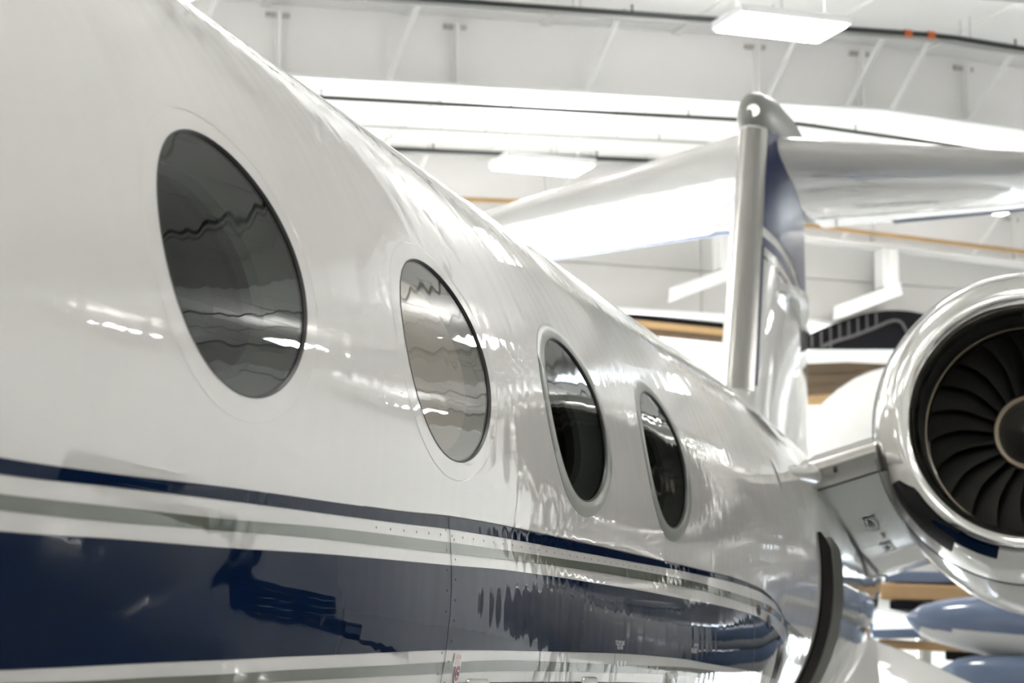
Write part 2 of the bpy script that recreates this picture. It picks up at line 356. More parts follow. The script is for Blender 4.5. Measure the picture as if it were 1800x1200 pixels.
# ------------------------------------------------------------------ hull surface of the jet
RY=[-9.5,-9.3,-9,-8.3,-7.2,-6,-4.5,-3,10,11.2,12.5,14,16,18,20,21.5,21.8]
RR=[.02,.18,.34,.6,.85,1.03,1.15,1.2,1.2,1.195,1.175,1.125,.98,.78,.5,.24,.02]
RC=[-.45,-.45,-.43,-.38,-.25,-.13,-.04,0,0,0,0,0,.06,.2,.4,.55,.57]
CY=[1.5,2.6,2.964,3.153,3.38,3.645,3.87,4.094,4.43,4.8,5.3,8.3,9.2,9.72,10.3,10.8,11.2]
CP=[-1.3,-.62,-.444,-.373,-.32,-.255,-.219,-.179,-.145,-.132,-.126,-.122,-.136,-.17,-.3,-.6,-1.0]
def pc(x,xs,ys):  # monotone-ish cubic (pchip)
    xs=np.asarray(xs,float);ys=np.asarray(ys,float);x=np.asarray(x,float)
    h=np.diff(xs);d=np.diff(ys)/h;m=np.zeros_like(ys)
    for i in range(1,len(xs)-1):
        m[i]=0 if d[i-1]*d[i]<=0 else 2*d[i-1]*d[i]/(d[i-1]+d[i])
    m[0]=d[0];m[-1]=d[-1]
    i=np.clip(np.searchsorted(xs,x)-1,0,len(xs)-2);t=(np.clip(x,xs[0],xs[-1])-xs[i])/h[i]
    return ys[i]*(1+2*t)*(1-t)**2+h[i]*m[i]*t*(1-t)**2+ys[i+1]*t*t*(3-2*t)+h[i]*m[i+1]*t*t*(t-1)
AY=[1.2,2.3,3.2,4.8,6.5,8,9.2,10.2,11]
AA=[0,.10,.22,.33,.40,.44,.40,.20,0]
def ss(t): t=np.clip(t,0,1);return t*t*(3-2*t)
def hr(y,phi):
    r=pc(y,RY,RR); d=pc(y,CY,CP)-phi
    g=.5*(d+np.sqrt(d*d+.0004))-.001; g=np.maximum(g,0)          # slab-sided fairing below its edge
    g=.62*np.tanh(g/.62)
    return r+pc(y,AY,AA)*g*ss((phi+2.3)/1.2)
def hp(y,phi,off=0.):
    r=hr(y,phi)+off
    return np.stack([r*np.cos(phi),np.asarray(y,float)+0*r,pc(y,RY,RC)+r*np.sin(phi)],-1)
def HV(y, phi, off=0.): return Vector(hp(y, phi, off).tolist())
def hv_rows(ys, ph_fun, nphi, off):
    rows = []
    for y in ys:
        a, b = ph_fun(y); ph = np.linspace(a, b, nphi)
        rows.append([Vector(p) for p in hp(np.full(nphi, y), ph, off).tolist()])
    return rows
def strip(name, ys, ph_fun, m, parent, off=.0016, nphi=7):
    """a painted or taped strip that follows the hull skin"""
    v, f = grid(hv_rows(ys, ph_fun, nphi, off)); return mesh(name, v, f, m, parent)

# ------------------------------------------------------------------ the business jet
jet = empty('business_jet', (0, 6, FLOOR), 'white business jet with navy and grey stripes and oval windows, filling the foreground', 'airplane')
WY0, WS, WPHI, WA, WB = 3.5414, 1.2715, .1739, .3301, .2405
DY = WS/32; HY, HPH = 11, 10; DPH = .031
j0 = int(round((2*math.pi)/DPH)); DPH = 2*math.pi/200; HPH = 10
def build_hull():
    # y lines: fine where the windows are, coarser elsewhere
    y_first = WY0-DY*48; ys = [y_first+DY*k for k in range(int((12.6-y_first)/DY)+1)]
    pre = list(np.linspace(-9.5, y_first, 46))[:-1]; post = list(np.linspace(ys[-1], 21.8, 60))[1:]
    ally = pre+ys+post; off = len(pre); NP = 200
    phis = [WPHI+DPH*(k-100) for k in range(NP)]
    V = []
    for y in ally: V += hp(np.full(NP, y), np.array(phis)).tolist()
    F = []; skip = set()
    rects = []
    for k in range(4):
        ic = off+48+32*k; rects.append(ic)
        for i in range(ic-HY, ic+HY):
            for j in range(100-HPH, 100+HPH): skip.add((i, j))
    for i in range(len(ally)-1):
        for j in range(NP):
            if (i, j) in skip: continue
            F.append((i*NP+j, i*NP+(j+1) % NP, (i+1)*NP+(j+1) % NP, (i+1)*NP+j))
    for ic in rects:       # rectangle of the grid -> oval hole
        loop = [(ic-HY, 100-HPH+t) for t in range(2*HPH)]+[(ic-HY+t, 100+HPH) for t in range(2*HY)]
        loop += [(ic+HY, 100+HPH-t) for t in range(2*HPH)]+[(ic+HY-t, 100-HPH) for t in range(2*HY)]
        yc = ally[ic]; prev = [i*NP+j for i, j in loop]
        ang = [math.atan2((phis[j]-WPHI)*1.2/WB, (ally[i]-yc)/WA) for i, j in loop]
        K = 6
        for q in range(1, K+1):
            t = q/K; idx = []
            for (i, j), a in zip(loop, ang):
                ey, ep = yc+WA*math.cos(a), WPHI+WB/1.2*math.sin(a)
                yy = ally[i]*(1-t)+ey*t; pp = phis[j]*(1-t)+ep*t
                idx.append(len(V)); V.append(hp(yy, pp).tolist())
            n = len(loop)
            for a in range(n):
                F.append((prev[a], prev[(a+1) % n], idx[(a+1) % n], idx[a]))
            prev = idx
    return mesh('fuselage', V, F, 'white', jet)
build_hull()

def oval(k, sc, off, n=72, dy=0, dph=0):
    yc = WY0+WS*k
    return [HV(yc+dy+WA*sc*math.cos(t), WPHI+dph+WB*sc/1.2*math.sin(t), off) for t in [2*math.pi*i/n for i in range(n)]]
def oval_ring(name, k, specs, m, parent):
    v, f = grid([oval(k, sc, off) for sc, off in specs], True); return mesh(name, v, f, m, parent, True, 50)
def oval_disc(name, k, sc, off, m, parent, bulge=0.):
    yc = WY0+WS*k; rows = []; n = 72
    for r in np.linspace(1, .02, 9): rows.append([HV(yc+WA*sc*r*math.cos(t), WPHI+WB*sc*r/1.2*math.sin(t), off+bulge*(1-r*r)) for t in [2*math.pi*i/n for i in range(n)]])
    v, f = grid(rows, True); f.append(tuple(8*n+i for i in range(n)))
    return mesh(name, v, f, m, parent)
for k in range(4):
    we = bpy.data.objects.new('cabin_window', None); COL.objects.link(we); we.location = HV(WY0+WS*k, WPHI)
    we.parent = jet; we.matrix_parent_inverse = base(jet).inverted()
    oval_ring('window_seal', k, [(1.004, .0012), (.994, .0012), (.985, -.004), (.985, -.012)], 'ring', we)
    oval_ring('window_reveal', k, [(.99, -.012), (.96, -.03), (.86, -.075), (.80, -.085)], 'reveal', we)
    oval_disc('pane', k, .992, -.004, 'clear' if k == 1 else 'glass', we)
    if k == 1: oval_disc('window_shade', k, .90, -.055, 'shade', we)['label'] = 'closed pale window shade'
    else: oval_disc('inner_pane', k, .86, -.07, 'inner', we)
    oval_ring('cabin_recess', k, [(.80, -.085), (.78, -.16), (.5, -.22), (.02, -.24)], 'recess_lit' if k == 0 else 'cabin', we)  # first recess made paler in place of reflection in its glass
    if k < 2: oval_ring('frame_line', k, [(1.183, .0002), (1.180, .0006), (1.177, .0006), (1.174, .0002)], 'white', we)
    else:
        b = oval_ring('exit_band', k, [(1.19, .0002), (1.187, .0013), (1.012, .0013), (1.008, .0002)], 'band', we); b['label'] = 'grey band around exit window'

# stripes (edges given as station and angle on the hull)
EDG = dict(
 E1=[(-8,-.21),(-2,-.2),(2.712,-.18),(3.065,-.174),(3.507,-.162),(4.076,-.151),(4.46,-.143),(4.799,-.133),(5.319,-.127),(5.911,-.125),(6.638,-.124),(7.554,-.124),(8.314,-.124),(9.187,-.138),(9.697,-.171),(10.2,-.25),(10.7,-.4)],
 E2=[(-8,-.235),(-2,-.225),(2.721,-.199),(3.074,-.19),(3.517,-.181),(4.085,-.171),(4.458,-.164),(4.794,-.157),(5.31,-.152),(5.899,-.149),(6.626,-.145),(7.54,-.141),(8.3,-.14),(9.129,-.150),(9.7,-.18),(10.2,-.26),(10.7,-.41)],
 E3=[(-8,-.26),(-2,-.245),(2.733,-.221),(3.088,-.215),(3.533,-.207),(4.089,-.192),(4.761,-.182),(5.299,-.176),(5.886,-.171),(6.609,-.165),(7.519,-.163),(8.689,-.177),(9.48,-.194),(10.2,-.24),(11,-.3)],
 E4=[(-8,-.285),(-2,-.27),(2.745,-.24),(3.101,-.235),(3.544,-.224),(4.09,-.212),(4.756,-.202),(5.291,-.195),(5.875,-.189),(6.592,-.186),(7.494,-.185),(8.662,-.199),(9.5,-.22),(10.2,-.265),(11,-.325)],
 E5=[(-8,-.31),(-2,-.295),(2.759,-.264),(3.115,-.256),(3.56,-.248),(4.091,-.234),(4.753,-.223),(5.285,-.215),(5.864,-.213),(6.574,-.213),(7.462,-.217),(7.92,-.219),(8.973,-.234),(9.494,-.259),(10.067,-.305),(10.5,-.36)],
 E6=[(-8,-.5),(-2,-.48),(2.901,-.434),(3.234,-.421),(3.633,-.405),(4.141,-.387),(4.791,-.371),(5.311,-.367),(6.419,-.364),(7.441,-.371),(7.899,-.381),(9.074,-.409),(10.5,-.48)],
 E7=[(-8,-.54),(-2,-.51),(2.9,-.452),(3.404,-.434),(4.155,-.407),(4.805,-.392),(5.323,-.385),(6.586,-.389),(7.455,-.392),(7.913,-.399),(9.227,-.44),(10.5,-.5)],
 E8=[(-8,-.57),(-2,-.54),(2.9,-.472),(3.4,-.452),(4.168,-.424),(4.82,-.411),(5.338,-.405),(6.449,-.407),(7.471,-.413),(8.4,-.44),(9.4,-.475),(10.5,-.53)],
 E9=[(-8,-.62),(-2,-.58),(2.9,-.49),(4.2,-.445),(5.034,-.427),(5.923,-.426),(6.469,-.428),(7.5,-.435),(9.4,-.50),(10.5,-.57)])
def edge(e):
    a = np.array(EDG[e]); return lambda y: float(pc(y, a[:, 0], a[:, 1]))
def stripe(a, b, m, y1, label):
    ys = list(np.linspace(-7.9, 1.9, 30))+list(np.linspace(2, y1, int((y1-2)/.045)))
    ea, eb = edge(a), (edge(b) if isinstance(b, str) else b)
    strip('stripe', ys, lambda y: (ea(y), eb(y)), m, jet, nphi=12)['label'] = label
stripe('E1', 'E2', 'navy', 10.7, 'thin navy pinstripe below the windows')
stripe('E3', 'E4', 'grey', 10.9, 'grey stripe above the wide navy band')
stripe('E5', 'E6', 'navy', 10.25, 'wide navy band')
stripe('E7', 'E8', 'grey', 10.4, 'grey stripe below the wide navy band')
stripe('E9', lambda y: -.75, 'navy', 10.4, 'lower navy belly band')

# panel seams, rivets, latches, decals
def seam(y, a, b, wd=.004):
    strip('panel_seam', [y-wd/2, y+wd/2], lambda q: (a, b), 'seam', jet, off=.0024, nphi=40)
seam(4.775, -.135, -1.1); seam(8.985, -.14, -1.0, .008); seam(6.42, -.366, -.8, .006)
strip('panel_seam', list(np.linspace(4.2, 9.5, 90)), lambda y: (edge('E1')(y)+.0012, edge('E1')(y)-.0012), 'seam', jet, off=.0022, nphi=2)
def rivets(pts, r=.0032):
    v, f = [], []
    for y, ph in pts:
        n0 = len(v)
        for q in range(8):
            t = q*math.pi/4; v.append(HV(y+r*math.cos(t), ph+r*math.sin(t)/1.25, .0021))
        v.append(HV(y, ph, .0036))
        for q in range(8): f.append((n0+q, n0+(q+1) % 8, n0+8))
    o = mesh('rivet_row', v, f, 'seam', jet); o['kind'] = 'stuff'; o['label'] = 'rows of small flush rivets along the fairing edge'
rv = [(4.28+.085*i, edge('E2')(4.28+.085*i)-.012) for i in range(38)]
rv += [(4.745, -.16-.036*i) for i in range(9)]+[(4.805, -.175-.036*i) for i in range(9)]+[(6.0, -.25-.05*i) for i in range(4)]
rivets(rv)
def patch(name, y0, ph0, pts, m, parent, off):
    me_v = [HV(y0+u, ph0+v/1.26, off) for u, v in pts]
    return mesh(name, me_v, [tuple(range(len(pts)))], m, parent, False)
def rrect(wd, ht, r, n=5):
    out = []
    for cx, cy, a0 in ((wd/2-r, ht/2-r, 0), (-wd/2+r, ht/2-r, 90), (-wd/2+r, -ht/2+r, 180), (wd/2-r, -ht/2+r, 270)):
        for q in range(n): a = math.radians(a0+90*q/(n-1)); out.append((cx+r*math.cos(a), cy+r*math.sin(a)))
    return out
def circ(r, n=28): return [(r*math.cos(2*math.pi*i/n), r*math.sin(2*math.pi*i/n)) for i in range(n)]
def text_mesh(body, size):
    c = bpy.data.curves.new('lettering', 'FONT'); c.body = body; c.size = size; c.align_x = 'CENTER'; c.align_y = 'CENTER'
    o = bpy.data.objects.new('lettering', c); COL.objects.link(o)
    dg = bpy.context.evaluated_depsgraph_get(); dg.update(); ev = o.evaluated_get(dg); me = ev.to_mesh()
    v = [(p.co.x, p.co.y) for p in me.vertices]; f = [tuple(q.vertices) for q in me.polygons]; ev.to_mesh_clear()
    bpy.data.objects.remove(o); return v, f
def lettering(body, size, fn, m, parent, label=None):
    v, f = text_mesh(body, size); o = mesh('lettering', [fn(x, y) for x, y in v], f, m, parent, False)
    if label: o['label'] = label
    return o
YL, PL = 4.872, -.3875
d = patch('decal', YL, PL, rrect(.060, .029, .004), 'decal', jet, .0022); d['label'] = 'white lifeline decal'
lettering('LIFELINE', .0135, lambda x, y: HV(YL+x*.80, PL+.0056+y*1.1/1.26, .0030), 'orange', jet, 'orange LIFELINE lettering')
lettering('ATTACH', .0135, lambda x, y: HV(YL+x*.80, PL-.0050+y*1.1/1.26, .0030), 'orange', jet, 'orange ATTACH lettering')
patch('decal', YL+.012, PL-.0235, circ(.0215), 'decal', jet, .0022)
t = patch('lifeline_ring', YL+.012, PL-.0235, circ(.0175), 'red', jet, .0029); t['label'] = 'red ring around the lifeline socket'
patch('ring_centre', YL+.012, PL-.0235, circ(.0095), 'decal', jet, .0036); patch('socket', YL+.012, PL-.0235, circ(.0055), 'black', jet, .0043)
lettering('TELEPHONE', .015, lambda x, y: HV(6.469+x*1.5, -.3405+y*.95, .0030), 'pale', jet)
lettering('RELEASE', .015, lambda x, y: HV(6.475+x*1.4, -.3500+y*.95, .0030), 'pale', jet)
lettering('RELEASE', .018, lambda x, y: HV(7.62+x*1.5, -.3495+y*.95, .0030), 'pale', jet)
for y0, p0, wd, ht in ((5.054, -.441, .18, .052), (6.147, -.437, .17, .052), (7.28, -.424, .17, .055)):
    pts = rrect(wd, ht, .02); rows = []
    for sc, off in ((1, .0), (1, .006), (.9, .009)): rows.append([HV(y0+u*sc, p0+v*sc/1.26, off) for u, v in pts])
    v, f = grid(rows, True); n = len(pts); f.append(tuple(2*n+i for i in range(n)))
    lt = mesh('fairing_latch', v, f, 'steel', jet, True, 40)
    for du in (-.3, .3): patch('latch_screw', y0+du*wd, p0, circ(.008, 10), 'black', lt, .0102)
for q in range(3): patch('vent_slot', 6.46+.05*q, -.386, rrect(.016, .018, .007), 'decal', jet, .0034)
# small dark plugs on the aft end of the fairing
for y0, p0, a, b in ((9.15, -.215, .05, .02), (9.45, -.25, .07, .03)): patch('drain_plug', y0, p0, [(a*u, b*v) for u, v in circ(1, 16)], 'black', jet, .004)

# baggage door edge on the aft hull
def arc_bar(name, yfun, wd, a, b, o0, o1, m, n=46):
    rows = []
    for ph in np.linspace(a, b, n):
        y0 = yfun(ph); w_ = wd*min(1, (a-ph)/.05+.12)
        rows.append([HV(y0, ph, o0), HV(y0, ph, o1), HV(y0+w_*.15, ph, o1+.004), HV(y0+w_, ph, o1+.004), HV(y0+w_, ph, o0)])
    v, f = grid(rows); return mesh(name, v, f, m, jet, True, 35)
arc_bar('door_seal', lambda p: 11.24+.12*ss((.1-p)/.5), .40, .155, -1.1, -.002, .012, 'seal')['label'] = 'dark rubber seal of the baggage door'
arc_bar('door_jamb', lambda p: 11.62+.14*ss((.1-p)/.4), .42, .15, -1.1, -.002, .022, 'jamb')['label'] = 'grey jamb of the baggage door'

# ---- engine pylon
PYX0, PYX1 = .90, 1.62
def pyz(x): return .553+.29*(x-1.07)
def py_sec(x):
    zo = pyz(x)
    pr = [(16.9, .02), (15.5, .14), (14, .17), (12.8, .15), (12.1, .10), (11.86, .055), (11.80, 0), (11.84, -.05), (11.97, -.085), (12.06, -.10), (12.8, -.24), (13.6, -.36), (14.6, -.45), (15.6, -.43), (16.9, -.10)]
    return [Vector((x, y, zo+z)) for y, z in pr]
v, f = capped([py_sec(x) for x in np.linspace(PYX0, PYX1, 9)])
py = mesh('engine_pylon', v, f, 'pylon', jet, True, 38); py['label'] = 'grey engine pylon'
rows = []
for x in np.linspace(1.06, 1.50, 10):
    zo = pyz(x); rows.append([Vector((x, y, zo+z)) for y, z in ((12.10, .112), (11.86, .068), (11.788, .012), (11.79, -.03), (11.835, -.058), (11.96, -.094), (11.99, -.098))])
v, f = grid(rows); mesh('leading_edge', v, f, 'boot', py)
tube('edge_gap', [Vector((x, 12.0, pyz(x)-.100)) for x in (1.06, 1.28, 1.50)], .006, 'black', py, 6)
patch_v = [Vector((1.21+.014*math.cos(t), 11.83, pyz(1.21)-.066+.010*math.sin(t))) for t in [2*math.pi*i/12 for i in range(12)]]
tube('screw', [(1.215, 11.80, pyz(1.21)-.045), (1.215, 11.77, pyz(1.21)-.05)], .011, 'black', py, 10)
def under(x, y):   # a point on the pylon's lower skin
    ys = [11.97, 12.06, 12.8, 13.6, 14.6, 15.6, 16.9]; zs = [-.085, -.10, -.24, -.36, -.45, -.43, -.10]
    return Vector((x, y, pyz(x)+float(np.interp(y, ys, zs))-.003))
for cx, cy, r, t in ((1.27, 13.0, .036, .075), (1.285, 13.75, .034, .075)):
    for k, (rr, mm) in enumerate(((r, 'ink'), (r*.8, 'pylon'), (r*.45, 'ink'))):
        mesh('placard', [under(cx+a*rr, cy+b*rr*5)-Vector((0, .004*k, .004*k)) for a, b in ((-1, -1), (1, -1), (1, 1), (-1, 1))], [(0, 1, 2, 3)], mm, py, False)
mesh('placard', [under(1.30+a*.010, 13.4+b*.06) for a, b in ((-1, -1), (1, -1), (1, 1), (-1, 1))], [(0, 1, 2, 3)], 'ink', py, False)
tube('pylon_seal', [Vector((1.065, 11.80, pyz(1.065)-.0)), Vector((1.075, 11.84, pyz(1.075)-.055))]+[under(1.08+.05*min(1, y-12), y)-Vector((0, 0, .012)) for y in (12, 12.4, 12.8, 13.2, 13.6, 14.1, 14.6, 15.2)], .008, 'black', py, 6)
tube('pylon_seal', [Vector((1.485, 11.86, pyz(1.485)+.06)), Vector((1.50, 11.79, pyz(1.50))), Vector((1.50, 11.84, pyz(1.50)-.055))]+[under(1.49, y) for y in (12, 12.4, 12.8, 13.2, 13.6, 14.1)], .016, 'black', py, 8)
# fillet that carries the pylon's leading edge forward along the hull
rows = []
for t in np.linspace(0, 1, 14):
    y = 9.7+t*2.12; c = HV(y, .36+.085*t, -.06+.03*t*t); c = c.lerp(Vector((1.07, 11.84, pyz(1.07)-.02)), t**3); r = .03+.036*t
    rows.append([c+Vector((r*1.1*math.cos(a), 0, r*math.sin(a))) for a in [2*math.pi*k/20 for k in range(20)]])
v, f = capped(rows); mesh('pylon_fillet', v, f, 'white', jet)
rows = []
for t in np.linspace(0, 1, 16):           # skin fairing under the fillet, from the hull to the pylon root
    y = 10.2+t*5.6; c0 = HV(y, .40-.05*t, .002); c1 = under(1.09, max(y, 11.97)) if y > 11.97 else HV(y, .33-.06*t, .01)
    c2 = HV(y, -.02-.05*t, .002) if y > 11.2 else HV(y, .25-.15*t, .002)
    rows.append([c0.lerp(c1, u)*(1-u)+c1.lerp(c2, u)*u for u in np.linspace(0, 1, 10)])
v, f = grid(rows); mesh('pylon_fillet', v, f, 'white', jet)

# ---- engine
eng = bpy.data.objects.new('engine', None); COL.objects.link(eng); eng.location = (2.24, 11.4, .765); eng.parent = jet; eng.matrix_parent_inverse = base(jet).inverted(); eng['label'] = 'jet engine with polished intake lip'
def ec(y):
    t = min(1, max(0, (y-11.62)/1.1)); return 2.243+.062*t, .755-.075*t
lathe('intake_lip', [(11.62, .566), (11.55, .570), (11.48, .580), (11.44, .596), (11.415, .618), (11.41, .645), (11.43, .69), (11.47, .738), (11.54, .765), (11.63, .79), (11.74, .812), (11.86, .832)], lambda y: ec(11.6), 'chrome', eng, 96)
cow = lathe('cowling', [(11.86, .832), (12.05, .856), (12.3, .878), (12.7, .896), (13.2, .90), (14.2, .88), (15.4, .82), (16.4, .76), (17.2, .62), (17.25, .58), (16.8, .55)], lambda y: (ec(11.6)[0]+(ec(y)[0]-ec(11.6)[0])*min(1, max(0, (y-11.86)/.5)), ec(11.6)[1]+(ec(y)[1]-ec(11.6)[1])*min(1, max(0, (y-11.86)/.5))), 'cowl', eng, 96)
lathe('cowl_seam', [(11.855, .832), (11.855, .835), (11.867, .837), (11.867, .833)], lambda y: ec(11.6), 'seam', eng, 96)
lathe('inlet_barrel', [(11.615, .567), (11.72, .567), (11.82, .567), (11.98, .567), (11.99, .563), (12.03, .563), (12.04, .57), (12.3, .57)], lambda y: ec(11.6), 'barrel', eng, 96)
lathe('fan_case_ring', [(11.995, .566), (12.0, .557), (12.03, .557), (12.035, .566)], lambda y: ec(11.6), 'gold', eng, 96)
lathe('inlet_back', [(12.34, .57), (12.36, .3), (12.36, .02)], lambda y: ec(11.6), 'black', eng, 48)
FX, FZ = ec(11.6)
def blade_mesh():
    rows_f, rows_b = [], []
    for i in range(11):
        t = i/10; r = .185+t*.375; st = math.radians(18+44*t); ch = .15+.05*t; bow = .10*math.sin(math.pi*t)-.05*t
        rf, rb = [], []
        for j in range(7):
            u = j/6-.5; camb = .012*(1-4*u*u)
            a = (u*ch*math.sin(st)+camb*math.cos(st))/r + bow; y = 12.16+u*ch*math.cos(st)-camb*math.sin(st)
            rf.append(Vector((r*math.sin(a), y, r*math.cos(a)))); rb.append(Vector((r*math.sin(a+.006/r), y+.004, r*math.cos(a+.006/r))))
        rows_f.append(rf); rows_b.append(rb)
    rows = [a+b[::-1] for a, b in zip(rows_f, rows_b)]
    v, f = capped(rows)
    me = bpy.data.meshes.new('fan_blade'); me.from_pydata([tuple(p) for p in v], [], f)
    bm = bmesh.new(); bm.from_mesh(me); bmesh.ops.recalc_face_normals(bm, faces=bm.faces[:]); bm.to_mesh(me); bm.free()
    me.polygons.foreach_set('use_smooth', [True]*len(me.polygons)); me.set_sharp_from_angle(angle=math.radians(50)); me.materials.append(M['dark']); return me
bme = blade_mesh()
for k in range(22):
    o = bpy.data.objects.new('fan_blade', bme); COL.objects.link(o); o.location = (FX, 0, FZ); o.rotation_euler = (0, 2*math.pi*k/22, 0); o.parent = eng; o.matrix_parent_inverse = base(eng).inverted()
lathe('blade_root_ring', [(12.08, .180), (12.075, .20), (12.10, .208), (12.25, .21)], lambda y: ec(11.6), 'gold', eng, 66)
lathe('spinner', [(11.80, .004), (11.81, .03), (11.84, .06), (11.90, .098), (11.98, .138), (12.04, .163), (12.085, .181), (12.15, .183)], lambda y: ec(11.6), 'dark', eng, 48)
lathe('spinner_band', [(12.04, .1645), (12.085, .1825), (12.1, .186)], lambda y: ec(11.6), 'barrel', eng, 48)
# dark patch, navy patch and gap on the lower inboard side of the cowling
def cowpt(y, a, off):
    pr = [(11.40, .68), (11.43, .71), (11.47, .738), (11.54, .765), (11.63, .79), (11.74, .812), (11.86, .832), (12.05, .856), (12.3, .878), (12.7, .896)]
    r = float(np.interp(y, [p[0] for p in pr], [p[1] for p in pr]))+off; c = ec(11.6)
    return Vector((c[0]+r*math.cos(a), y, c[1]+r*math.sin(a)))
def cow_patch(name, y0, y1, a0, a1, m, off=.006, taper=0.):
    rows = []
    for t in np.linspace(0, 1, 12):
        a = math.radians(a0+(a1-a0)*t); k = taper*(1-min(1, t*5))
        rows.append([cowpt(y0+(y1-y0)*(u*(1-k)+k*.5), a, off*(1 if 0 < u < 1 else .1)) for u in np.linspace(0, 1, 6)])
    v, f = grid(rows); return mesh(name, v, f, m, eng)
cow_patch('lip_patch', 11.40, 11.60, 204, 238, 'black', .012, .6)['label'] = 'dark oval patch on the lower intake lip'
cow_patch('lip_patch_navy', 11.40, 11.46, 226, 256, 'navy', .008, .5)
cow_patch('pylon_gap', 11.56, 11.72, 186, 196, 'black', .008, .8)

# ---- fin, stabilizer, bullet fairing
def fin_le(z): return 15.565+(z-1.465)*.482-.35*ss((1.55-z)/.6)
def fin_te(z): return 19.75-.02*(z-1.2)
def foil(u, th): return th*5*(.2969*math.sqrt(u)-.126*u-.3516*u*u+.2843*u**3-.1036*u**4)
def fin_pt(z, u, side, off=0.):
    c = fin_te(z)-fin_le(z); tk = (.42-.03*(z-1)+.55*max(0, 1.35-z)**1.5)*1.0
    return Vector((side*(foil(u, tk)+off), fin_le(z)+u*c, z))
US = [0, .004, .012, .025, .045, .075, .12, .18, .26, .36, .48, .62, .78, .9, 1]
rows = []
for z in np.linspace(.75, 3.95, 26): rows.append([fin_pt(z, u, 1) for u in US]+[fin_pt(z, u, -1) for u in US[-2:0:-1]])
v, f = capped(rows); fin = mesh('fin', v, f, 'white', jet, True, 60)
def fin_shell(name, z0, z1, u0, u1, m, slope=0., off=.004, both=False, zs=12):
    rows = []
    uu = [u0+(u1-u0)*t for t in np.linspace(0, 1, 12)]
    for t in np.linspace(0, 1, zs):
        rows.append([fin_pt(min(3.93, (z0+(z1-z0)*t)-slope*(u-u0)), u, 1, off) for u in uu])
    v, f = grid(rows); return mesh(name, v, f, m, fin)
bu = [.060, .040, .022, .010, .003]
rows = []
for z in np.linspace(1.50, 3.70, 22): rows.append([fin_pt(z, u, -1, .005) for u in bu]+[fin_pt(z, 0, 1)-Vector((0, .006, 0))]+[fin_pt(z, u, 1, .005) for u in bu[::-1]])
v, f = grid(rows); mesh('leading_edge', v, f, 'boot', fin)['label'] = 'brushed metal leading edge'
fin_shell('navy_panel', 2.86, 3.80, .065, .97, 'finnavy', .25); fin_shell('stripe', 2.70, 2.78, .065, .97, 'finnavy', .25); fin_shell('stripe', 2.60, 2.63, .065, .97, 'grey', .25)
fin_shell('stripe', 1.55, 2.70, .063, .078, 'finnavy'); fin_shell('rudder_edge', 1.9, 2.6, .955, .998, 'seam')
rows = []
for u in np.linspace(.22, .80, 10):
    o_ = .13*math.sin(math.pi*((u-.22)/.58)**.6); z0 = 2.47
    rows.append([fin_pt(z0-.06, u, 1, -.02), fin_pt(z0-.05, u, 1, o_), fin_pt(z0+.02, u, 1, o_), fin_pt(z0+.05, u, 1, -.02)])
v, f = capped(rows); mesh('fin_strake', v, f, 'white', fin, True, 40)
bul = []
for y, rx, rz, cz in ((16.62, .02, .03, 3.80), (16.66, .07, .10, 3.81), (16.76, .11, .17, 3.83), (16.95, .15, .23, 3.83), (17.4, .19, .30, 3.84), (18.2, .21, .35, 3.85), (19.0, .20, .34, 3.84), (19.8, .15, .26, 3.81), (20.4, .08, .12, 3.78), (20.75, .01, .02, 3.77)):
    bul.append([Vector((rx*math.cos(a), y, cz+rz*math.sin(a))) for a in [2*math.pi*k/28 for k in range(28)]])
v, f = capped(bul); bl = mesh('bullet_fairing', v, f, 'capgrey', jet); bl['label'] = 'grey bullet fairing on top of the fin'
tube('position_light', [(.03, 16.66, 3.83), (.035, 16.63, 3.83)], .05, 'chrome', bl, 16)
def stab_pt(sd, x, u, up, off=0.):
    if sd > 0: le, te, zl, zt = 16.98+.655*x, 20.5+.06*x, 3.64+.038*x, 3.62+.055*x
    else: le, te, zl, zt = 16.98+.70*x, 20.46+.27*x, 3.705-.032*x, 3.70-.035*x
    c = te-le; tk = foil(u, .105*c)*up
    return Vector((sd*x, le+u*c, zl+(zt-zl)*u+tk+off*up))
def stab(sd, name, u0, u1, m, xs, off=0.):
    uu = [u for u in US if u0 < u < u1]; rows = []
    for x in xs: rows.append([stab_pt(sd, x, u, 1, off) for u in [u0]+uu+[u1]]+[stab_pt(sd, x, u, -1, off) for u in ([u1]+uu[::-1]+([u0] if u0 > 0 else []))])
    v, f = capped(rows); return mesh(name, v, f, m, jet, True, 40)
for sd, lb in ((1, 'horizontal stabilizer reaching right of the fin'), (-1, 'horizontal stabilizer reaching left of the fin')):
    xs = list(np.linspace(.1, 4.7, 14)); s_ = stab(sd, 'horizontal_stabilizer', 0, .70, 'white', xs); s_['label'] = lb
    stab(sd, 'elevator', .722, .95, 'white', xs)
    stab(sd, 'trailing_edge', .925, 1, 'trimnavy' if sd > 0 else 'trimblue', list(np.linspace(.75 if sd > 0 else .85, 4.7, 12)), .008)
    v, f = [], []
    for x in np.linspace(.4, 4.4, 14):
        p = stab_pt(sd, x, .66, -1, .004); n0 = len(v); v += [p+Vector((.03*a, .02*b, 0)) for a, b in ((-1, -1), (1, -1), (1, 1), (-1, 1))]; f.append((n0, n0+1, n0+2, n0+3))
    o = mesh('fastener_row', v, f, 'steel', s_, False); o['kind'] = 'stuff'; o['label'] = 'row of small fasteners under the stabilizer'
v, f = text_mesh('DO NOT PUSH ON EDGE', .11)
st1 = [o for o in jet.children if o.name.startswith('horizontal_stabilizer')][0]
mesh('lettering', [stab_pt(1, .92+x*.55, .52-y*.75, -1, .005) for x, y in v], f, 'ink', st1, False)

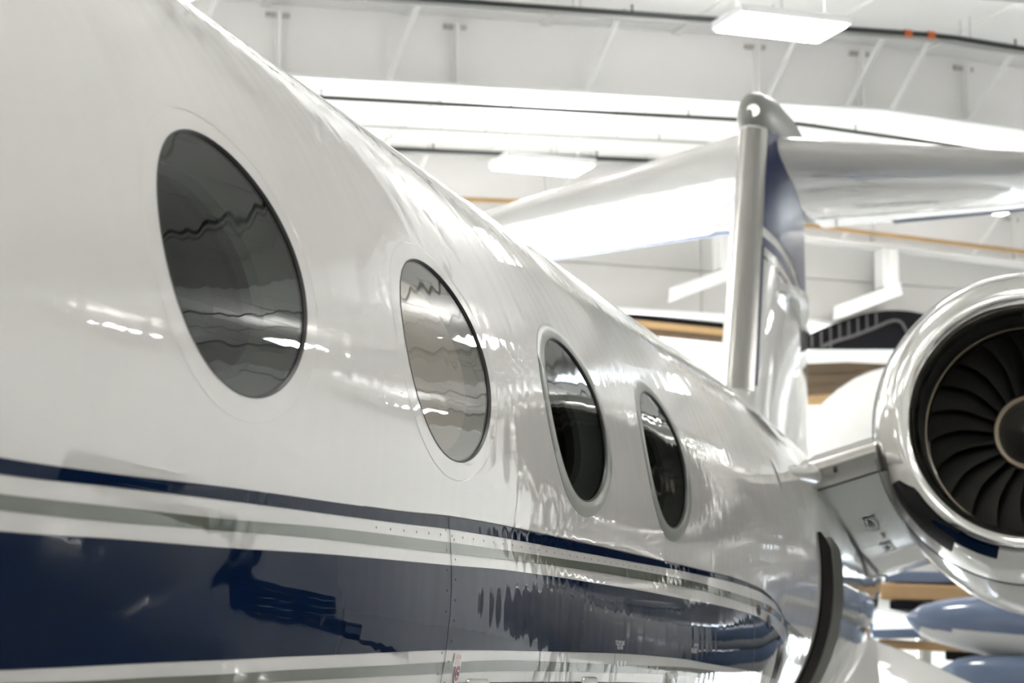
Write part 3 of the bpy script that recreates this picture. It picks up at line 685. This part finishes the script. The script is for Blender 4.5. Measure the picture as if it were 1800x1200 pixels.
# ---- wing and landing gear (below the picture, they carry the jet)
for sd in (1, -1):
    rows = []
    for x, le, te, z, th in ((.8, 2.6, 8.8, -1.12, .5), (2.4, 4.4, 8.8, -1.06, .36), (6, 7.2, 10.2, -.90, .22), (11, 11.0, 12.8, -.72, .1)):
        rows.append([Vector((sd*x, le+(te-le)*u, z+foil(u, th))) for u in US]+[Vector((sd*x, le+(te-le)*u, z-foil(u, th))) for u in US[-2:0:-1]])
    v, f = capped(rows); mesh('wing', v, f, 'winggrey', jet, True, 50)
    g = tube('landing_gear', [(sd*2.1, 7.2, -1.0), (sd*2.1, 7.2, FLOOR+.4)], .09, 'steel', jet, 12)
    for dx in (-.2, .2):
        rows = [[Vector((sd*2.1+dx+ww, 7.2+r*math.cos(a), FLOOR+.42+r*math.sin(a))) for a in [2*math.pi*k/28 for k in range(28)]] for ww, r in ((-.1, .25), (-.11, .36), (-.07, .42), (.07, .42), (.11, .36), (.1, .25))]
        v, f = capped(rows); mesh('wheel', v, f, 'tyre', g, True, 50)
g = tube('landing_gear', [(0, -5.6, -1.0), (0, -5.6, FLOOR+.3)], .08, 'steel', jet, 12)
for dx in (-.14, .14):
    rows = [[Vector((dx+ww, -5.6+r*math.cos(a), FLOOR+.28+r*math.sin(a))) for a in [2*math.pi*k/24 for k in range(24)]] for ww, r in ((-.07, .16), (-.08, .24), (-.05, .28), (.05, .28), (.08, .24), (.07, .16))]
    v, f = capped(rows); mesh('wheel', v, f, 'tyre', g, True, 50)

# ------------------------------------------------------------------ unseen ground equipment, added for dark reflections in the navy band
def rbox(name, c, sx, sy, sz, m, parent, bev=.03):
    v = [Vector((c[0]+a*sx/2, c[1]+b*sy/2, c[2]+d*sz/2)) for a in (-1, 1) for b in (-1, 1) for d in (-1, 1)]
    o = mesh(name, v, BOXF, m, parent, False); md = o.modifiers.new('bevel', 'BEVEL'); md.width = bev; md.segments = 2; return o
def wheel(c, r, wd, parent):
    rows = [[Vector((c[0]+ww, c[1]+q*math.cos(a), c[2]+q*math.sin(a))) for a in [2*math.pi*k/24 for k in range(24)]] for ww, q in ((-wd/2, r*.5), (-wd/2, r*.9), (-wd*.35, r), (wd*.35, r), (wd/2, r*.9), (wd/2, r*.5))]
    v, f = capped(rows); return mesh('wheel', v, f, 'tyre', parent, True, 50)
tt = empty('added_tractor', (5.2, 12.2, FLOOR), 'added unseen tow tractor, a dark shape for the navy band to mirror', 'tractor')  # added out of view as a dark shape in the hull reflection
rbox('chassis', (5.2, 12.2, FLOOR+.55), 1.5, 3.0, .5, 'charcoal', tt, .06); rbox('hood', (5.2, 11.3, FLOOR+.92), 1.3, 1.1, .3, 'charcoal', tt, .08)
rbox('seat', (5.2, 12.6, FLOOR+1.0), .5, .5, .35, 'black', tt, .06); tube('steering_column', [(5.2, 11.9, FLOOR+.8), (5.2, 12.15, FLOOR+1.25)], .03, 'steel', tt)
for a in (-.65, .65):
    for b in (-1, 1): wheel((5.2+a, 12.2+b, FLOOR+.36), .36, .25, tt)
for q, (x, y, col) in enumerate(((8.2, 5.6, 'red'), (8.6, 18.4, 'charcoal'))):
    tc_ = empty('added_cabinet', (x, y, FLOOR), ('red rolling tool cabinet' if q == 0 else 'black rolling tool cabinet')+' added unseen for the hull to mirror', 'cabinet')  # cabinets also added out of view, only for the reflection
    rbox('body', (x, y, FLOOR+.75), .6, 1.4, 1.2, col, tc_)
    for k in range(5):
        dr = rbox('drawer', (x-.31, y, FLOOR+.28+.22*k), .03, 1.3, .19, col, tc_, .006); rbox('handle', (x-.335, y, FLOOR+.34+.22*k), .02, 1.1, .02, 'steel', dr, .004)
    for a in (-.2, .2):
        for b in (-.6, .6): wheel((x+a, y+b, FLOOR+.075), .075, .05, tc_)
